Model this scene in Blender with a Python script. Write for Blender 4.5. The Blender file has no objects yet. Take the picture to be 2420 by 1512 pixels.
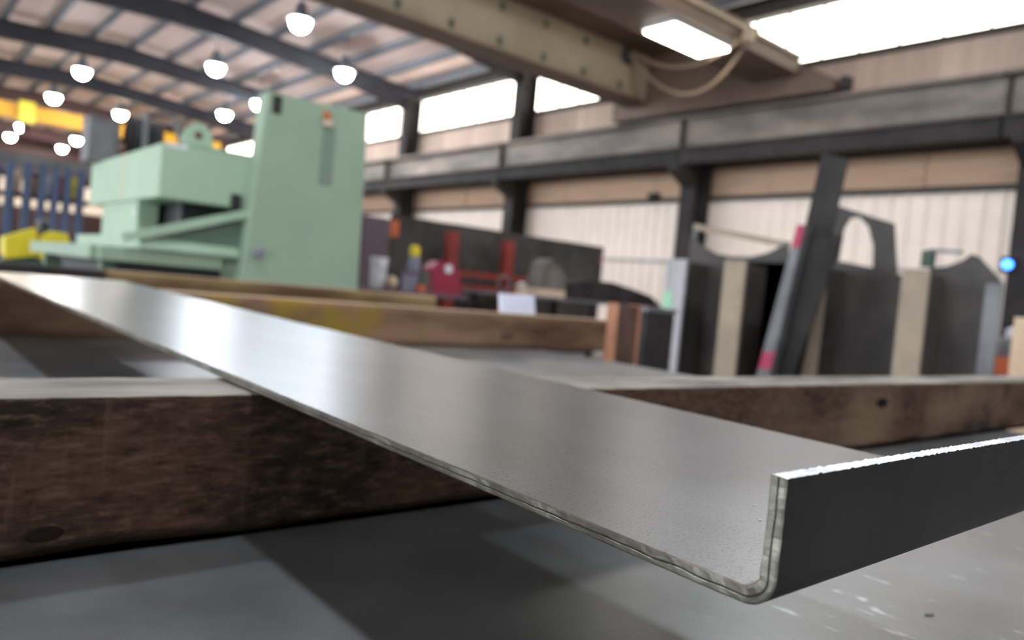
import bpy, bmesh, math, random
from mathutils import Vector, Matrix, noise

random.seed(7)
SC = bpy.context.scene
COL = SC.collection

# ------------------------------------------------------------------ camera
F = 1800.0                       # focal length in pixels of the 2420 x 1512 frame
ROLL, PITCH, YAW = math.radians(5.29), math.radians(2.1), math.radians(40.3)
CAM = Vector((0, 0, 1.0))
fwd = Vector((math.sin(YAW) * math.cos(PITCH), math.cos(YAW) * math.cos(PITCH), -math.sin(PITCH)))
rt = Vector((math.cos(YAW), -math.sin(YAW), 0))
dn = fwd.cross(rt)
RX = math.cos(ROLL) * rt - math.sin(ROLL) * dn
DY = math.sin(ROLL) * rt + math.cos(ROLL) * dn


def at(px, py, ax, v):
    """point where the sight line of a pixel meets the plane axis[ax] = v"""
    r = fwd + RX * ((px - 1210) / F) + DY * ((py - 756) / F)
    return CAM + r * ((v - CAM[ax]) / r[ax])


cd = bpy.data.cameras.new('camera')
cam = bpy.data.objects.new('camera', cd)
COL.objects.link(cam)
cam.matrix_world = Matrix((
    (RX.x, -DY.x, -fwd.x, CAM.x), (RX.y, -DY.y, -fwd.y, CAM.y), (RX.z, -DY.z, -fwd.z, CAM.z), (0, 0, 0, 1)))
cd.sensor_width = 36
cd.sensor_fit = 'HORIZONTAL'
cd.lens = 36 * F / 2420
cd.clip_start = 0.01
cd.clip_end = 300
cd.dof.use_dof = True
cd.dof.focus_distance = 0.30
cd.dof.aperture_fstop = 8.4
SC.camera = cam

# ------------------------------------------------------------------ world and exposure
w = bpy.data.worlds.new('world')
SC.world = w
w.use_nodes = True
w.node_tree.nodes['Background'].inputs[0].default_value = (0.86, 0.93, 1.0, 1)
w.node_tree.nodes['Background'].inputs[1].default_value = 4.2
SC.view_settings.view_transform = 'Standard'
SC.view_settings.look = 'None'
SC.view_settings.gamma = 1
SC.view_settings.use_curve_mapping = False
SC.view_settings.exposure = 0.37
LAMP = 205.0        # glow of the high bay lamps
PANE = 5.5         # daylight through the clerestory panels


# ------------------------------------------------------------------ materials
def mat(name, col, rough=0.6, metal=0.0, var=0.0, vs=4.0, stretch=(1, 1, 1), col2=None, bump=0.0, bs=60.0,
        emis=None, es=0.0, spec=0.5, speck=0.0, rvar=0.0, cool=0.0):
    m = bpy.data.materials.new(name)
    m.use_nodes = True
    nt = m.node_tree
    b = nt.nodes['Principled BSDF']
    b.inputs['Roughness'].default_value = rough
    b.inputs['Metallic'].default_value = metal
    b.inputs['Specular IOR Level'].default_value = spec
    b.inputs['Base Color'].default_value = (*col, 1)
    if emis:
        b.inputs['Emission Color'].default_value = (*emis, 1)
        b.inputs['Emission Strength'].default_value = es
        return m
    tc = nt.nodes.new('ShaderNodeTexCoord')
    mp = nt.nodes.new('ShaderNodeMapping')
    mp.inputs['Scale'].default_value = stretch
    nt.links.new(tc.outputs['Object'], mp.inputs['Vector'])
    out = None
    if var or col2:
        n = nt.nodes.new('ShaderNodeTexNoise')
        n.inputs['Scale'].default_value = vs
        n.inputs['Detail'].default_value = 6
        n.inputs['Roughness'].default_value = 0.6
        nt.links.new(mp.outputs[0], n.inputs['Vector'])
        rp = nt.nodes.new('ShaderNodeValToRGB')
        a = tuple(max(0, c * (1 - var)) for c in col)
        z = col2 or tuple(min(1, c * (1 + var)) for c in col)
        rp.color_ramp.elements[0].position = 0.35
        rp.color_ramp.elements[1].position = 0.66
        rp.color_ramp.elements[0].color = (*a, 1)
        rp.color_ramp.elements[1].color = (*z, 1)
        nt.links.new(n.outputs['Fac'], rp.inputs['Fac'])
        out = rp.outputs['Color']
        if rvar:
            mr = nt.nodes.new('ShaderNodeMapRange')
            mr.inputs['To Min'].default_value = rough - rvar
            mr.inputs['To Max'].default_value = rough + rvar
            nt.links.new(n.outputs['Fac'], mr.inputs['Value'])
            nt.links.new(mr.outputs[0], b.inputs['Roughness'])
    if speck:
        s = nt.nodes.new('ShaderNodeTexNoise')
        s.inputs['Scale'].default_value = 900
        s.inputs['Detail'].default_value = 2
        nt.links.new(tc.outputs['Object'], s.inputs['Vector'])
        r2 = nt.nodes.new('ShaderNodeValToRGB')
        r2.color_ramp.elements[0].position = 0.33
        r2.color_ramp.elements[0].color = (1 - speck, 1 - speck, 1 - speck, 1)
        r2.color_ramp.elements[1].position = 0.45
        r2.color_ramp.elements[1].color = (1, 1, 1, 1)
        nt.links.new(s.outputs['Fac'], r2.inputs['Fac'])
        mx = nt.nodes.new('ShaderNodeMix')
        mx.data_type = 'RGBA'
        mx.blend_type = 'MULTIPLY'
        mx.inputs[0].default_value = 1
        if out:
            nt.links.new(out, mx.inputs[6])
        else:
            mx.inputs[6].default_value = (*col, 1)
        nt.links.new(r2.outputs['Color'], mx.inputs[7])
        out = mx.outputs[2]
    if out:
        nt.links.new(out, b.inputs['Base Color'])
    if bump:
        n2 = nt.nodes.new('ShaderNodeTexNoise')
        n2.inputs['Scale'].default_value = bs
        n2.inputs['Detail'].default_value = 5
        nt.links.new(mp.outputs[0], n2.inputs['Vector'])
        bp = nt.nodes.new('ShaderNodeBump')
        bp.inputs['Strength'].default_value = bump
        bp.inputs['Distance'].default_value = 0.002
        nt.links.new(n2.outputs['Fac'], bp.inputs['Height'])
        nt.links.new(bp.outputs[0], b.inputs['Normal'])
    return m


SZ0 = 0.81


def scuffed(m, scale, stretch, lo, hi, col, rotz=0.0, patch=None):
    """adds thin bright scratches (wear) over a material's colour"""
    nt = m.node_tree
    b = nt.nodes['Principled BSDF']
    tc = nt.nodes.new('ShaderNodeTexCoord')
    mp = nt.nodes.new('ShaderNodeMapping')
    mp.inputs['Scale'].default_value = stretch
    mp.inputs['Rotation'].default_value = (0, 0, rotz)
    n = nt.nodes.new('ShaderNodeTexNoise')
    n.inputs['Scale'].default_value = scale
    n.inputs['Detail'].default_value = 4
    nt.links.new(tc.outputs['Object'], mp.inputs['Vector'])
    nt.links.new(mp.outputs[0], n.inputs['Vector'])
    r = nt.nodes.new('ShaderNodeValToRGB')
    r.color_ramp.elements[0].position = lo
    r.color_ramp.elements[0].color = (0, 0, 0, 1)
    r.color_ramp.elements[1].position = hi
    r.color_ramp.elements[1].color = (1, 1, 1, 1)
    nt.links.new(n.outputs['Fac'], r.inputs['Fac'])
    mx = nt.nodes.new('ShaderNodeMix')
    mx.data_type = 'RGBA'
    if patch:                                # the wear is confined to a rubbed patch
        vd = nt.nodes.new('ShaderNodeVectorMath')
        vd.operation = 'DISTANCE'
        nt.links.new(tc.outputs['Object'], vd.inputs[0])
        vd.inputs[1].default_value = patch[0]
        mr = nt.nodes.new('ShaderNodeMapRange')
        mr.inputs['From Min'].default_value = patch[1]
        mr.inputs['From Max'].default_value = patch[1] * .6
        nt.links.new(vd.outputs['Value'], mr.inputs['Value'])
        mm = nt.nodes.new('ShaderNodeMath')
        mm.operation = 'MULTIPLY'
        nt.links.new(r.outputs['Color'], mm.inputs[0])
        nt.links.new(mr.outputs[0], mm.inputs[1])
        nt.links.new(mm.outputs[0], mx.inputs[0])
    else:
        nt.links.new(r.outputs['Color'], mx.inputs[0])
    old = b.inputs['Base Color'].links
    if old:
        nt.links.new(old[0].from_socket, mx.inputs[6])
    else:
        mx.inputs[6].default_value = b.inputs['Base Color'].default_value
    mx.inputs[7].default_value = (*col, 1)
    nt.links.new(mx.outputs[2], b.inputs['Base Color'])
    return m


def rough_sawn(name, dark, mid, light):
    """weathered rough sawn timber: patches, torn grain along X, slanting saw marks"""
    m = bpy.data.materials.new(name)
    m.use_nodes = True
    nt = m.node_tree
    b = nt.nodes['Principled BSDF']
    b.inputs['Roughness'].default_value = 0.85
    b.inputs['Specular IOR Level'].default_value = 0.2
    tc = nt.nodes.new('ShaderNodeTexCoord')

    def tex(scale, stretch, rot, detail, rough=0.6):
        mp = nt.nodes.new('ShaderNodeMapping')
        mp.inputs['Scale'].default_value = stretch
        mp.inputs['Rotation'].default_value = (0, rot, 0)
        n = nt.nodes.new('ShaderNodeTexNoise')
        n.inputs['Scale'].default_value = scale
        n.inputs['Detail'].default_value = detail
        n.inputs['Roughness'].default_value = rough
        nt.links.new(tc.outputs['Object'], mp.inputs['Vector'])
        nt.links.new(mp.outputs[0], n.inputs['Vector'])
        return n.outputs['Fac']

    def ramp(f, stops):
        r = nt.nodes.new('ShaderNodeValToRGB')
        e = r.color_ramp.elements
        e[0].position, e[0].color = stops[0][0], (*stops[0][1], 1)
        e[1].position, e[1].color = stops[-1][0], (*stops[-1][1], 1)
        for p, c in stops[1:-1]:
            q = e.new(p)
            q.color = (*c, 1)
        nt.links.new(f, r.inputs['Fac'])
        return r.outputs['Color']

    def mix(f, a, c, mode='MIX'):
        x = nt.nodes.new('ShaderNodeMix')
        x.data_type = 'RGBA'
        x.blend_type = mode
        if isinstance(f, float):
            x.inputs[0].default_value = f
        else:
            nt.links.new(f, x.inputs[0])
        nt.links.new(a, x.inputs[6])
        if isinstance(c, tuple):
            x.inputs[7].default_value = (*c, 1)
        else:
            nt.links.new(c, x.inputs[7])
        return x.outputs[2]

    patch = ramp(tex(11, (0.45, 1, 1), 0.1, 4), [(0.36, dark), (0.52, mid), (0.72, tuple(v * 1.25 for v in mid))])
    grain_f = tex(170, (0.30, 1, 1), 0.06, 8, 0.72)
    saw_f = tex(110, (1, 1, 0.09), 0.42, 3, 0.5)
    grain = ramp(grain_f, [(0.52, (0, 0, 0)), (0.64, (1, 1, 1))])
    saw = ramp(saw_f, [(0.56, (0, 0, 0)), (0.70, (1, 1, 1))])
    deep = ramp(grain_f, [(0.34, (0.25, 0.25, 0.25)), (0.48, (1, 1, 1))])
    c = mix(1.0, patch, deep, 'MULTIPLY')
    gl = nt.nodes.new('ShaderNodeMath')
    gl.operation = 'MULTIPLY'
    nt.links.new(grain, gl.inputs[0])
    gl.inputs[1].default_value = 0.6
    c = mix(gl.outputs[0], c, light)
    sl = nt.nodes.new('ShaderNodeMath')
    sl.operation = 'MULTIPLY'
    nt.links.new(saw, sl.inputs[0])
    nt.links.new(ramp(tex(9, (1, 1, 1), 0.0, 2), [(0.45, (0, 0, 0)), (0.65, (0.5, 0.5, 0.5))]), sl.inputs[1])
    c = mix(sl.outputs[0], c, light)
    nt.links.new(c, b.inputs['Base Color'])
    ad = nt.nodes.new('ShaderNodeMath')
    ad.operation = 'MULTIPLY_ADD'
    nt.links.new(saw_f, ad.inputs[0])
    ad.inputs[1].default_value = 0.5
    nt.links.new(grain_f, ad.inputs[2])
    bp = nt.nodes.new('ShaderNodeBump')
    bp.inputs['Strength'].default_value = 1.0
    bp.inputs['Distance'].default_value = 0.004
    nt.links.new(ad.outputs[0], bp.inputs['Height'])
    nt.links.new(bp.outputs[0], b.inputs['Normal'])
    return m


M = {}
M['sheet'] = mat('mill_sheet', (0.188, 0.193, 0.194), 0.36, 0.35, 0.3, 5, bump=0.08, bs=160, speck=0.25, rvar=0.08)
scuffed(M['sheet'], 13, (9, 1.9, 1), 0.665, 0.74, (0.72, 0.76, 0.80), 0.0, patch=((.78, .20, SZ0), .42))
scuffed(M['sheet'], 520, (1, 1, 1), 0.72, 0.76, (0.55, 0.57, 0.60))
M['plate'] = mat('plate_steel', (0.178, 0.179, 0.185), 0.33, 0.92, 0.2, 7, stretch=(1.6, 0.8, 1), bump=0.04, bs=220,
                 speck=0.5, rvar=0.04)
M['scale'] = mat('shaded_mill_scale', (0.017, 0.0155, 0.0155), 0.55, 0.1, 0.4, 18, bump=0.06, bs=120, spec=0.3)  # mill scale made darker: shade from the viewer's body is in the colour
M['cut'] = mat('sheared_edge', (0.25, 0.235, 0.20), 0.38, 0.9, 0.25, 60, bump=0.1, bs=420)
M['bright'] = mat('skylit_edge', (0.78, 0.82, 0.86), 0.5, 0.35, 0.2, 90, bump=0.4, bs=300)  # flange top edge: light from above painted in as bluish white
M['wood'] = rough_sawn('timber_face', (0.028, 0.017, 0.012), (0.088, 0.047, 0.028), (0.18, 0.112, 0.072))
scuffed(M['wood'], 9, (0.6, 1, 1), 0.40, 0.66, (0.20, 0.13, 0.08), patch=((1.45, .517, .87), .8))
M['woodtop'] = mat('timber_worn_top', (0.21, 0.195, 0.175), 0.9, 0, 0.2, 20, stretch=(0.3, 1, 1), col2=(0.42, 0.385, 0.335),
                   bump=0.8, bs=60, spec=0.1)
M['wood2'] = mat('timber_tan', (0.15, 0.082, 0.05), 0.85, 0, 0.45, 7, stretch=(0.3, 1, 1), col2=(0.30, 0.185, 0.118), spec=0.15)
scuffed(M['wood2'], 7, (1, 1, 1), 0.42, 0.62, (0.30, 0.20, 0.04), patch=((.92, 1.93, .87), .42))
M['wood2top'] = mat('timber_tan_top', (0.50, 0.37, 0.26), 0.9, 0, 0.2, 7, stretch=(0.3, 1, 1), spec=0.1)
M['wood3'] = mat('timber_olive', (0.16, 0.10, 0.05), 0.85, 0, 0.3, 6, stretch=(0.3, 1, 1), col2=(0.32, 0.22, 0.11), spec=0.15)
M['knot'] = mat('knot', (0.016, 0.011, 0.009), 0.95, spec=0.05)
M['green'] = mat('machine_green', (0.28, 0.375, 0.268), 0.5, 0, 0.05, 2, spec=0.35)
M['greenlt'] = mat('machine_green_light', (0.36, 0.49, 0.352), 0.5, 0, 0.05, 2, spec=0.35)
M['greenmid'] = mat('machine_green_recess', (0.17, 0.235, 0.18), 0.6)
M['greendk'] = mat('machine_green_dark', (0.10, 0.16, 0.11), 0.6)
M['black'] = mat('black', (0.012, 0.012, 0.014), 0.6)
M['darksteel'] = mat('dark_steel', (0.030, 0.027, 0.026), 0.7, 0, 0.4, 3, spec=0.2)
M['greysteel'] = mat('grey_steel', (0.14, 0.14, 0.145), 0.5, 0.2, 0.3, 3)
M['column'] = mat('column_paint', (0.032, 0.028, 0.027), 0.7, 0, 0.25, 2, spec=0.15)
M['rafter'] = mat('rafter_paint', (0.034, 0.033, 0.038), 0.7, 0, 0.2, 1, spec=0.15)
M['purlin'] = mat('purlin_paint', (0.13, 0.14, 0.16), 0.6)
M['deck'] = mat('roof_insulation', (0.62, 0.47, 0.41), 0.8, 0, 0.08, 1.2)
M['siding'] = mat('siding_cream', (0.80, 0.68, 0.58), 0.6, 0, 0.06, 1.5)
M['insul'] = mat('wall_insulation', (0.52, 0.34, 0.23), 0.8, 0, 0.22, 1.6, stretch=(1, 0.12, 2.2))
M['insulup'] = mat('wall_insulation_upper', (0.50, 0.37, 0.29), 0.8, 0, 0.15, 1.2, stretch=(1, 1.5, 0.25))
M['girt'] = mat('girt_paint', (0.06, 0.054, 0.05), 0.7, spec=0.15)
M['runway'] = mat('runway_paint', (0.19, 0.15, 0.122), 0.6, 0, 0.5, 1.1, stretch=(1, 0.5, 1.5))
M['crane'] = mat('crane_paint', (0.36, 0.275, 0.18), 0.6, 0, 0.15, 0.8)
M['crane2'] = mat('crane_rust', (0.115, 0.072, 0.047), 0.6, 0, 0.2, 1.2)
M['cable'] = mat('festoon_cable', (0.30, 0.21, 0.14), 0.6)
M['floor'] = mat('concrete_floor', (0.30, 0.29, 0.28), 0.6, 0, 0.2, 0.7)
M['farwall'] = mat('far_wall', (0.075, 0.038, 0.038), 0.8, 0, 0.3, 0.4)
M['leftwall'] = mat('left_wall', (0.55, 0.50, 0.46), 0.8)
M['screenplate'] = mat('screen_plate', (0.058, 0.053, 0.05), 0.7, 0, 0.35, 2, spec=0.2)
M['hopper'] = mat('hopper_grey', (0.15, 0.125, 0.11), 0.7, 0, 0.3, 4)
M['rustpost'] = mat('rusted_steel', (0.10, 0.052, 0.037), 0.75, 0, 0.4, 8)
M['rustedge'] = mat('rust_edge', (0.42, 0.19, 0.11), 0.8, 0, 0.2, 9)
M['flange'] = mat('lit_flange', (0.30, 0.235, 0.17), 0.6, 0, 0.2, 2.5)  # lit side of the flanges painted in as a lighter tan
M['flangegrey'] = mat('lit_flange_grey', (0.40, 0.38, 0.40), 0.55, 0.15, 0.2, 2.5)  # leftmost flange: lit side painted in as pale grey; conduit shares it
M['web'] = mat('shaded_web', (0.058, 0.050, 0.045), 0.6, 0.1, 0.35, 2.5)  # webs and back plates: shade painted in as near-black; arched bracket shares it
M['magenta'] = mat('magenta_paint', (0.38, 0.03, 0.09), 0.6)
M['yellow'] = mat('safety_yellow', (0.78, 0.62, 0.03), 0.45, 0, 0.08, 4)
M['yellowcrane'] = mat('crane_yellow', (0.80, 0.42, 0.02), 0.5)
M['maroon'] = mat('maroon_paint', (0.055, 0.022, 0.026), 0.6)
M['blue'] = mat('rack_blue', (0.055, 0.085, 0.16), 0.55, 0, 0.15, 2)
M['red'] = mat('red_paint', (0.24, 0.028, 0.02), 0.5, 0, 0.15, 4)
M['crimson'] = mat('crimson_paint', (0.30, 0.02, 0.05), 0.5)
M['white'] = mat('white_plastic', (0.72, 0.72, 0.76), 0.6)
M['paper'] = mat('white_paper', (0.72, 0.75, 0.88), 0.8)
M['cream'] = mat('cream_card', (0.66, 0.50, 0.36), 0.7)
M['tan'] = mat('tan_card', (0.46, 0.29, 0.14), 0.8)
M['orange'] = mat('orange_paint', (0.55, 0.12, 0.04), 0.6)
M['purple'] = mat('purple_grey', (0.11, 0.075, 0.095), 0.6)
M['slate'] = mat('slate_grey', (0.20, 0.20, 0.26), 0.6)
M['dkgreen'] = mat('dark_green', (0.045, 0.075, 0.06), 0.6)
M['shave'] = mat('bright_shaving', (0.85, 0.86, 0.88), 0.35, 0.6)
M['greentag'] = mat('pale_green_card', (0.35, 0.62, 0.40), 0.7)
M['hood'] = mat('lamp_housing', (0.10, 0.11, 0.13), 0.5, 0.3)
M['glowcool'] = mat('lamp_glow_cool', (0.9, 0.9, 0.9), 0.4, emis=(0.86, 0.92, 1.0), es=LAMP)
M['glowwarm'] = mat('lamp_glow_warm', (0.9, 0.9, 0.9), 0.4, emis=(1.0, 0.90, 0.74), es=LAMP)
M['led'] = mat('led_panel_glow', (0.9, 0.9, 0.9), 0.4, emis=(1.0, 0.97, 0.9), es=14)
M['pane'] = mat('daylight_panel', (0.9, 0.88, 0.84), 0.5, emis=(1.0, 0.93, 0.82), es=PANE)
M['bluelight'] = mat('blue_indicator', (0.05, 0.1, 0.9), 0.4, emis=(0.03, 0.16, 1.0), es=9)


# ------------------------------------------------------------------ mesh helpers
class MB:
    def __init__(s):
        s.v, s.f, s.m = [], [], []

    def add(s, vs, fs, mi=0):
        o = len(s.v)
        s.v += [tuple(p) for p in vs]
        s.f += [tuple(i + o for i in f) for f in fs]
        s.m += [mi] * len(fs)
        return s

    def box(s, a, b, mi=0):
        (x0, y0, z0), (x1, y1, z1) = [tuple(min(p, q) for p, q in zip(a, b)), tuple(max(p, q) for p, q in zip(a, b))]
        v = [(x0, y0, z0), (x1, y0, z0), (x1, y1, z0), (x0, y1, z0), (x0, y0, z1), (x1, y0, z1), (x1, y1, z1), (x0, y1, z1)]
        return s.add(v, [(3, 2, 1, 0), (4, 5, 6, 7), (0, 1, 5, 4), (1, 2, 6, 5), (2, 3, 7, 6), (3, 0, 4, 7)], mi)

    def prism(s, poly, d, mi=0):
        """extrude a closed polygon of 3D points by the vector d"""
        n = len(poly)
        p = [Vector(q) for q in poly]
        d = Vector(d)
        nrm = Vector((0, 0, 0))
        for i in range(n):
            nrm += p[i].cross(p[(i + 1) % n])
        if nrm.dot(d) > 0:
            p.reverse()
        v = p + [q + d for q in p]
        return s.add(v, [tuple(range(n)), tuple(range(2 * n - 1, n - 1, -1))] +
                     [(i, i + n, (i + 1) % n + n, (i + 1) % n) for i in range(n)], mi)

    def tube(s, pts, r, n=8, mi=0):
        pts = [Vector(p) for p in pts]
        rs = r if isinstance(r, (list, tuple)) else [r] * len(pts)
        v, f = [], []
        for i, p in enumerate(pts):
            t = (pts[min(i + 1, len(pts) - 1)] - pts[max(i - 1, 0)]).normalized()
            u = t.cross(Vector((0.31, 0.17, 0.93)))
            if u.length < 0.05:
                u = t.cross(Vector((1, 0, 0)))
            u.normalize()
            k = t.cross(u)
            v += [p + (u * math.cos(a) + k * math.sin(a)) * rs[i] for a in [2 * math.pi * j / n for j in range(n)]]
        for i in range(len(pts) - 1):
            for j in range(n):
                f.append((i * n + j, i * n + (j + 1) % n, (i + 1) * n + (j + 1) % n, (i + 1) * n + j))
        f.append(tuple(range(n - 1, -1, -1)))
        f.append(tuple(range((len(pts) - 1) * n, len(pts) * n)))
        return s.add(v, f, mi)

    def lathe(s, prof, c=(0, 0, 0), n=16, mi=0):
        """prof: (radius, z) from bottom to top"""
        v, f = [], []
        for r, z in prof:
            v += [(c[0] + r * math.cos(2 * math.pi * j / n), c[1] + r * math.sin(2 * math.pi * j / n), c[2] + z) for j in range(n)]
        k = len(prof)
        for i in range(k - 1):
            for j in range(n):
                f.append((i * n + j, i * n + (j + 1) % n, (i + 1) * n + (j + 1) % n, (i + 1) * n + j))
        f.append(tuple(range(n - 1, -1, -1)))
        f.append(tuple(range((k - 1) * n, k * n)))
        return s.add(v, f, mi)

    def beam(s, a, b, wy, wz, mi=0):
        """bar of rectangular section between two points in a vertical plane"""
        a, b = Vector(a), Vector(b)
        t = (b - a).normalized()
        u = t.cross(Vector((0, 0, 1)))
        u = u.normalized() if u.length > 0.01 else Vector((1, 0, 0))
        k = u.cross(t)
        q = [a + u * x * wy / 2 + k * z * wz / 2 for x, z in ((-1, -1), (1, -1), (1, 1), (-1, 1))]
        return s.prism(q, b - a, mi)

    def data(s, name, mats):
        me = bpy.data.meshes.new(name)
        me.from_pydata(s.v, [], s.f)
        for m in (mats if isinstance(mats, (list, tuple)) else [mats]):
            me.materials.append(M[m])
        me.polygons.foreach_set('material_index', s.m)
        me.update()
        return me


def link(name, me, parent=None, loc=None):
    o = bpy.data.objects.new(name, me)
    COL.objects.link(o)
    if loc is not None:
        o.location = loc
    if parent:
        o.parent = parent
        if loc is None:                        # mesh written in world coordinates
            o.matrix_parent_inverse = Matrix.Translation(-parent.location)
    return o


def obj(name, mb, mats, parent=None, bevel=0.0, smooth=False, label=None):
    o = link(name, mb.data(name, mats), parent)
    if bevel:
        md = o.modifiers.new('bevel', 'BEVEL')
        md.width = bevel
        md.segments = 2
        md.limit_method = 'ANGLE'
    if smooth:
        o.data.polygons.foreach_set('use_smooth', [True] * len(o.data.polygons))
        o.data.update()
    if label:
        o['label'] = label
    return o


def tag(o, label, cat, group=None, kind=None):
    o['label'] = label
    o['category'] = cat
    if group:
        o['group'] = group
    if kind:
        o['kind'] = kind
    return o


def thing(name, label, cat, loc, group=None, kind=None):
    o = link(name, None, None, loc)
    o.empty_display_size = 0.1
    return tag(o, label, cat, group, kind)


def box(a, b):
    return MB().box(a, b)


def pix(pts, ax, v):
    return [at(x, y, ax, v) for x, y in pts]


# ------------------------------------------------------------------ the hall
WX = 14.2                                     # inner face of the right wall
BAY = 6.08
COLS = [3.95, 10.38, 16.46, 22.35] + [4.3 + BAY * k for k in range(4, 9)]      # column lines along the wall
Y0, Y1, XL = -14.0, 58.0, -16.0


RIDGE = 6.0


def deck_z(x):
    return 8.22 - (0.075 * (x - RIDGE) if x > RIDGE else 0.04 * (RIDGE - x))


tag(obj('floor', box((XL, Y0, -0.2), (WX + .4, Y1, 0)), 'floor'), 'grey concrete shop floor', 'floor', kind='structure')
zr, zl = deck_z(WX), deck_z(RIDGE)
mb = MB().prism([(XL, Y0, deck_z(XL)), (RIDGE, Y0, zl), (WX + .4, Y0, zr), (WX + .4, Y0, zr + .1), (RIDGE, Y0, zl + .1),
                 (XL, Y0, deck_z(XL) + .1)], (0, Y1 - Y0, 0))
ceiling = tag(obj('ceiling', mb, 'deck'), 'pinkish insulated roof underside above the steel rafters', 'ceiling', kind='structure')
pur = MB().box((-.035, Y0, -.20), (.035, Y1, 0)).box((-.035, Y0, -.20), (.09, Y1, -.185)).data('purlin', 'purlin')
x = 13.6
while x > -13:
    link('purlin', pur, ceiling, (x, 0, deck_z(x)))
    x -= 1.2
tag(obj('wall_far', box((XL, Y1, 0), (WX + .4, Y1 + .2, 9)), 'farwall'), 'dark reddish brown far end wall of the hall', 'wall', kind='structure')
tag(obj('wall_back', box((XL, Y0 - .2, 0), (WX + .4, Y0, 9)), 'leftwall'), 'plain end wall behind the viewpoint', 'wall', kind='structure')

wall = tag(obj('wall_right', box((WX + .08, Y0, 0), (WX + .4, Y1, 6.12)), 'girt'), 'long side wall of cream ribbed siding with tan insulation above',
           'wall', kind='structure')
# ribbed siding sheets
pw = 0.912
prof = []
for k in range(3):
    b0 = k * 0.304
    prof += [(b0, 0), (b0 + .20, 0), (b0 + .22, -.03), (b0 + .28, -.03), (b0 + .304, 0)]
prof = prof[:-1] + [(pw - .004, 0)]
sp = MB().prism([(x_, y_, 0) for y_, x_ in prof] + [(.05, pw - .004, 0), (.05, 0, 0)], (0, 0, 3.42)).data('siding_panel', 'siding')
y = 0.65
while y < Y1 - 1:
    link('siding_panel', sp, wall, (WX, y, 0))
    y += pw
lo = box((0, .006, 3.5), (.06, 1.514, 4.95)).data('insulation_panel', 'insul')
up = box((0, .006, 4.96), (.06, 1.514, 6.06)).data('insulation_panel', 'insulup')
y = 4.3 - BAY / 2
while y < Y1 - 1.5:
    link('insulation_panel', lo, wall, (WX + random.uniform(-.015, .015), y, 0))
    link('insulation_panel', up, wall, (WX + random.uniform(-.015, .015), y, 0))
    y += 1.52
for z0, z1, d in ((3.41, 3.5, .12), (6.04, 6.14, .12), (4.12, 4.32, .22)):
    obj('girt', box((WX - d, 0.5, z0), (WX + .08, Y1, z1)), 'girt', wall)
tag(obj('trim_1', box((WX - .15, 0.5, 7.24), (WX + .4, Y1, 7.61)), 'girt'), 'dark eave strut running above the clerestory windows', 'trim', kind='structure')
q = at(1500, 615, 0, WX - .05)
obj('conduit', MB().tube([(WX - .06, 5, q.z), (WX - .06, 30, q.z)], .03, 6), 'flangegrey', wall)
# clerestory windows, one per bay
pane = box((0, .02, 6.14), (.03, .745, 7.24)).data('pane', 'pane')
mull = box((-.03, -.02, 6.14), (.05, .02, 7.24)).data('mullion', 'girt')
for k in range(-1, 9):
    ya = 4.3 + BAY * k
    wn = thing('window_%d' % (k + 2), 'overexposed translucent clerestory window band, bay %d along the side wall' % (k + 2), 'window', (WX + .1, ya, 0), kind='structure')
    for j in range(8):
        if ya + j * .76 > Y1 - .8:
            break
        link('pane', pane, wn, (0, j * .76, 0))
        link('mullion', mull, wn, (0, j * .76, 0))
        if ya + j * .76 > Y1:
            break

# columns and rafters
CL = ['steel column at the right edge of the picture carrying a blue indicator light',
      'dark steel column rising behind the weathered beam sections',
      'dark steel column between the two brightest clerestory windows',
      'dark steel column just right of the green machine',
      'steel column hidden mostly behind the green machine panel',
      'sixth steel column down the side wall', 'seventh steel column down the side wall',
      'eighth steel column down the side wall', 'last steel column before the far wall']
for k, yc in enumerate(COLS):
    c = thing('steel_column', CL[k], 'column', (13.7, yc, 0), 'side wall columns')
    obj('flange', box((13.42, yc - .19, 0), (13.45, yc + .19, 7.1)), 'column', c)
    obj('flange', box((13.95, yc - .19, 0), (13.98, yc + .19, 7.1)), 'column', c)
    obj('web', box((13.45, yc - .012, 0), (13.95, yc + .012, 7.1)), 'column', c)
    obj('bracket', MB().prism([(13.42, yc - .15, 4.02), (12.85, yc - .15, 4.02), (12.85, yc - .15, 3.9), (13.42, yc - .15, 3.6)], (0, .3, 0)), 'column', c)
    if k == 0:
        continue
    ord_ = ['', 'partly behind the crane girder', 'ending at the column between the brightest windows', 'crossing behind the nearest round lamps',
            'second farther back, crossing the upper left', 'third farther back above the yellow crane', 'fourth farther back', 'fifth farther back', 'farthest one'][k]
    rf = thing('roof_rafter', 'dark steel roof rafter, ' + ord_, 'rafter', (6, yc, 7.5), 'roof rafters')
    m_ = 'rafter' if k < 6 else 'maroon'
    bot = [(13.98, 6.7), (13.2, 6.8), (10.9, 7.15), (8.2, 7.36), (RIDGE, 7.45), (XL, 6.75)]
    top = [(XL, deck_z(XL) - .2), (RIDGE, zl - .2), (13.98, deck_z(13.98) - .2)]
    obj('web', MB().prism([(a, yc - .01, z) for a, z in bot + top], (0, .02, 0)), m_, rf)
    fl = MB()
    for (a, z), (b, z2) in zip(bot, bot[1:]):
        fl.prism([(a, yc - .11, z), (b, yc - .11, z2), (b, yc - .11, z2 - .03), (a, yc - .11, z - .03)], (0, .22, 0))
    obj('bottom_flange', fl, m_, rf)
    fl = MB()
    for (a, z), (b, z2) in zip(top, top[1:]):
        fl.prism([(a, yc - .11, z), (b, yc - .11, z2), (b, yc - .11, z2 - .02), (a, yc - .11, z - .02)], (0, .22, 0))
    obj('top_flange', fl, m_, rf)

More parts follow.
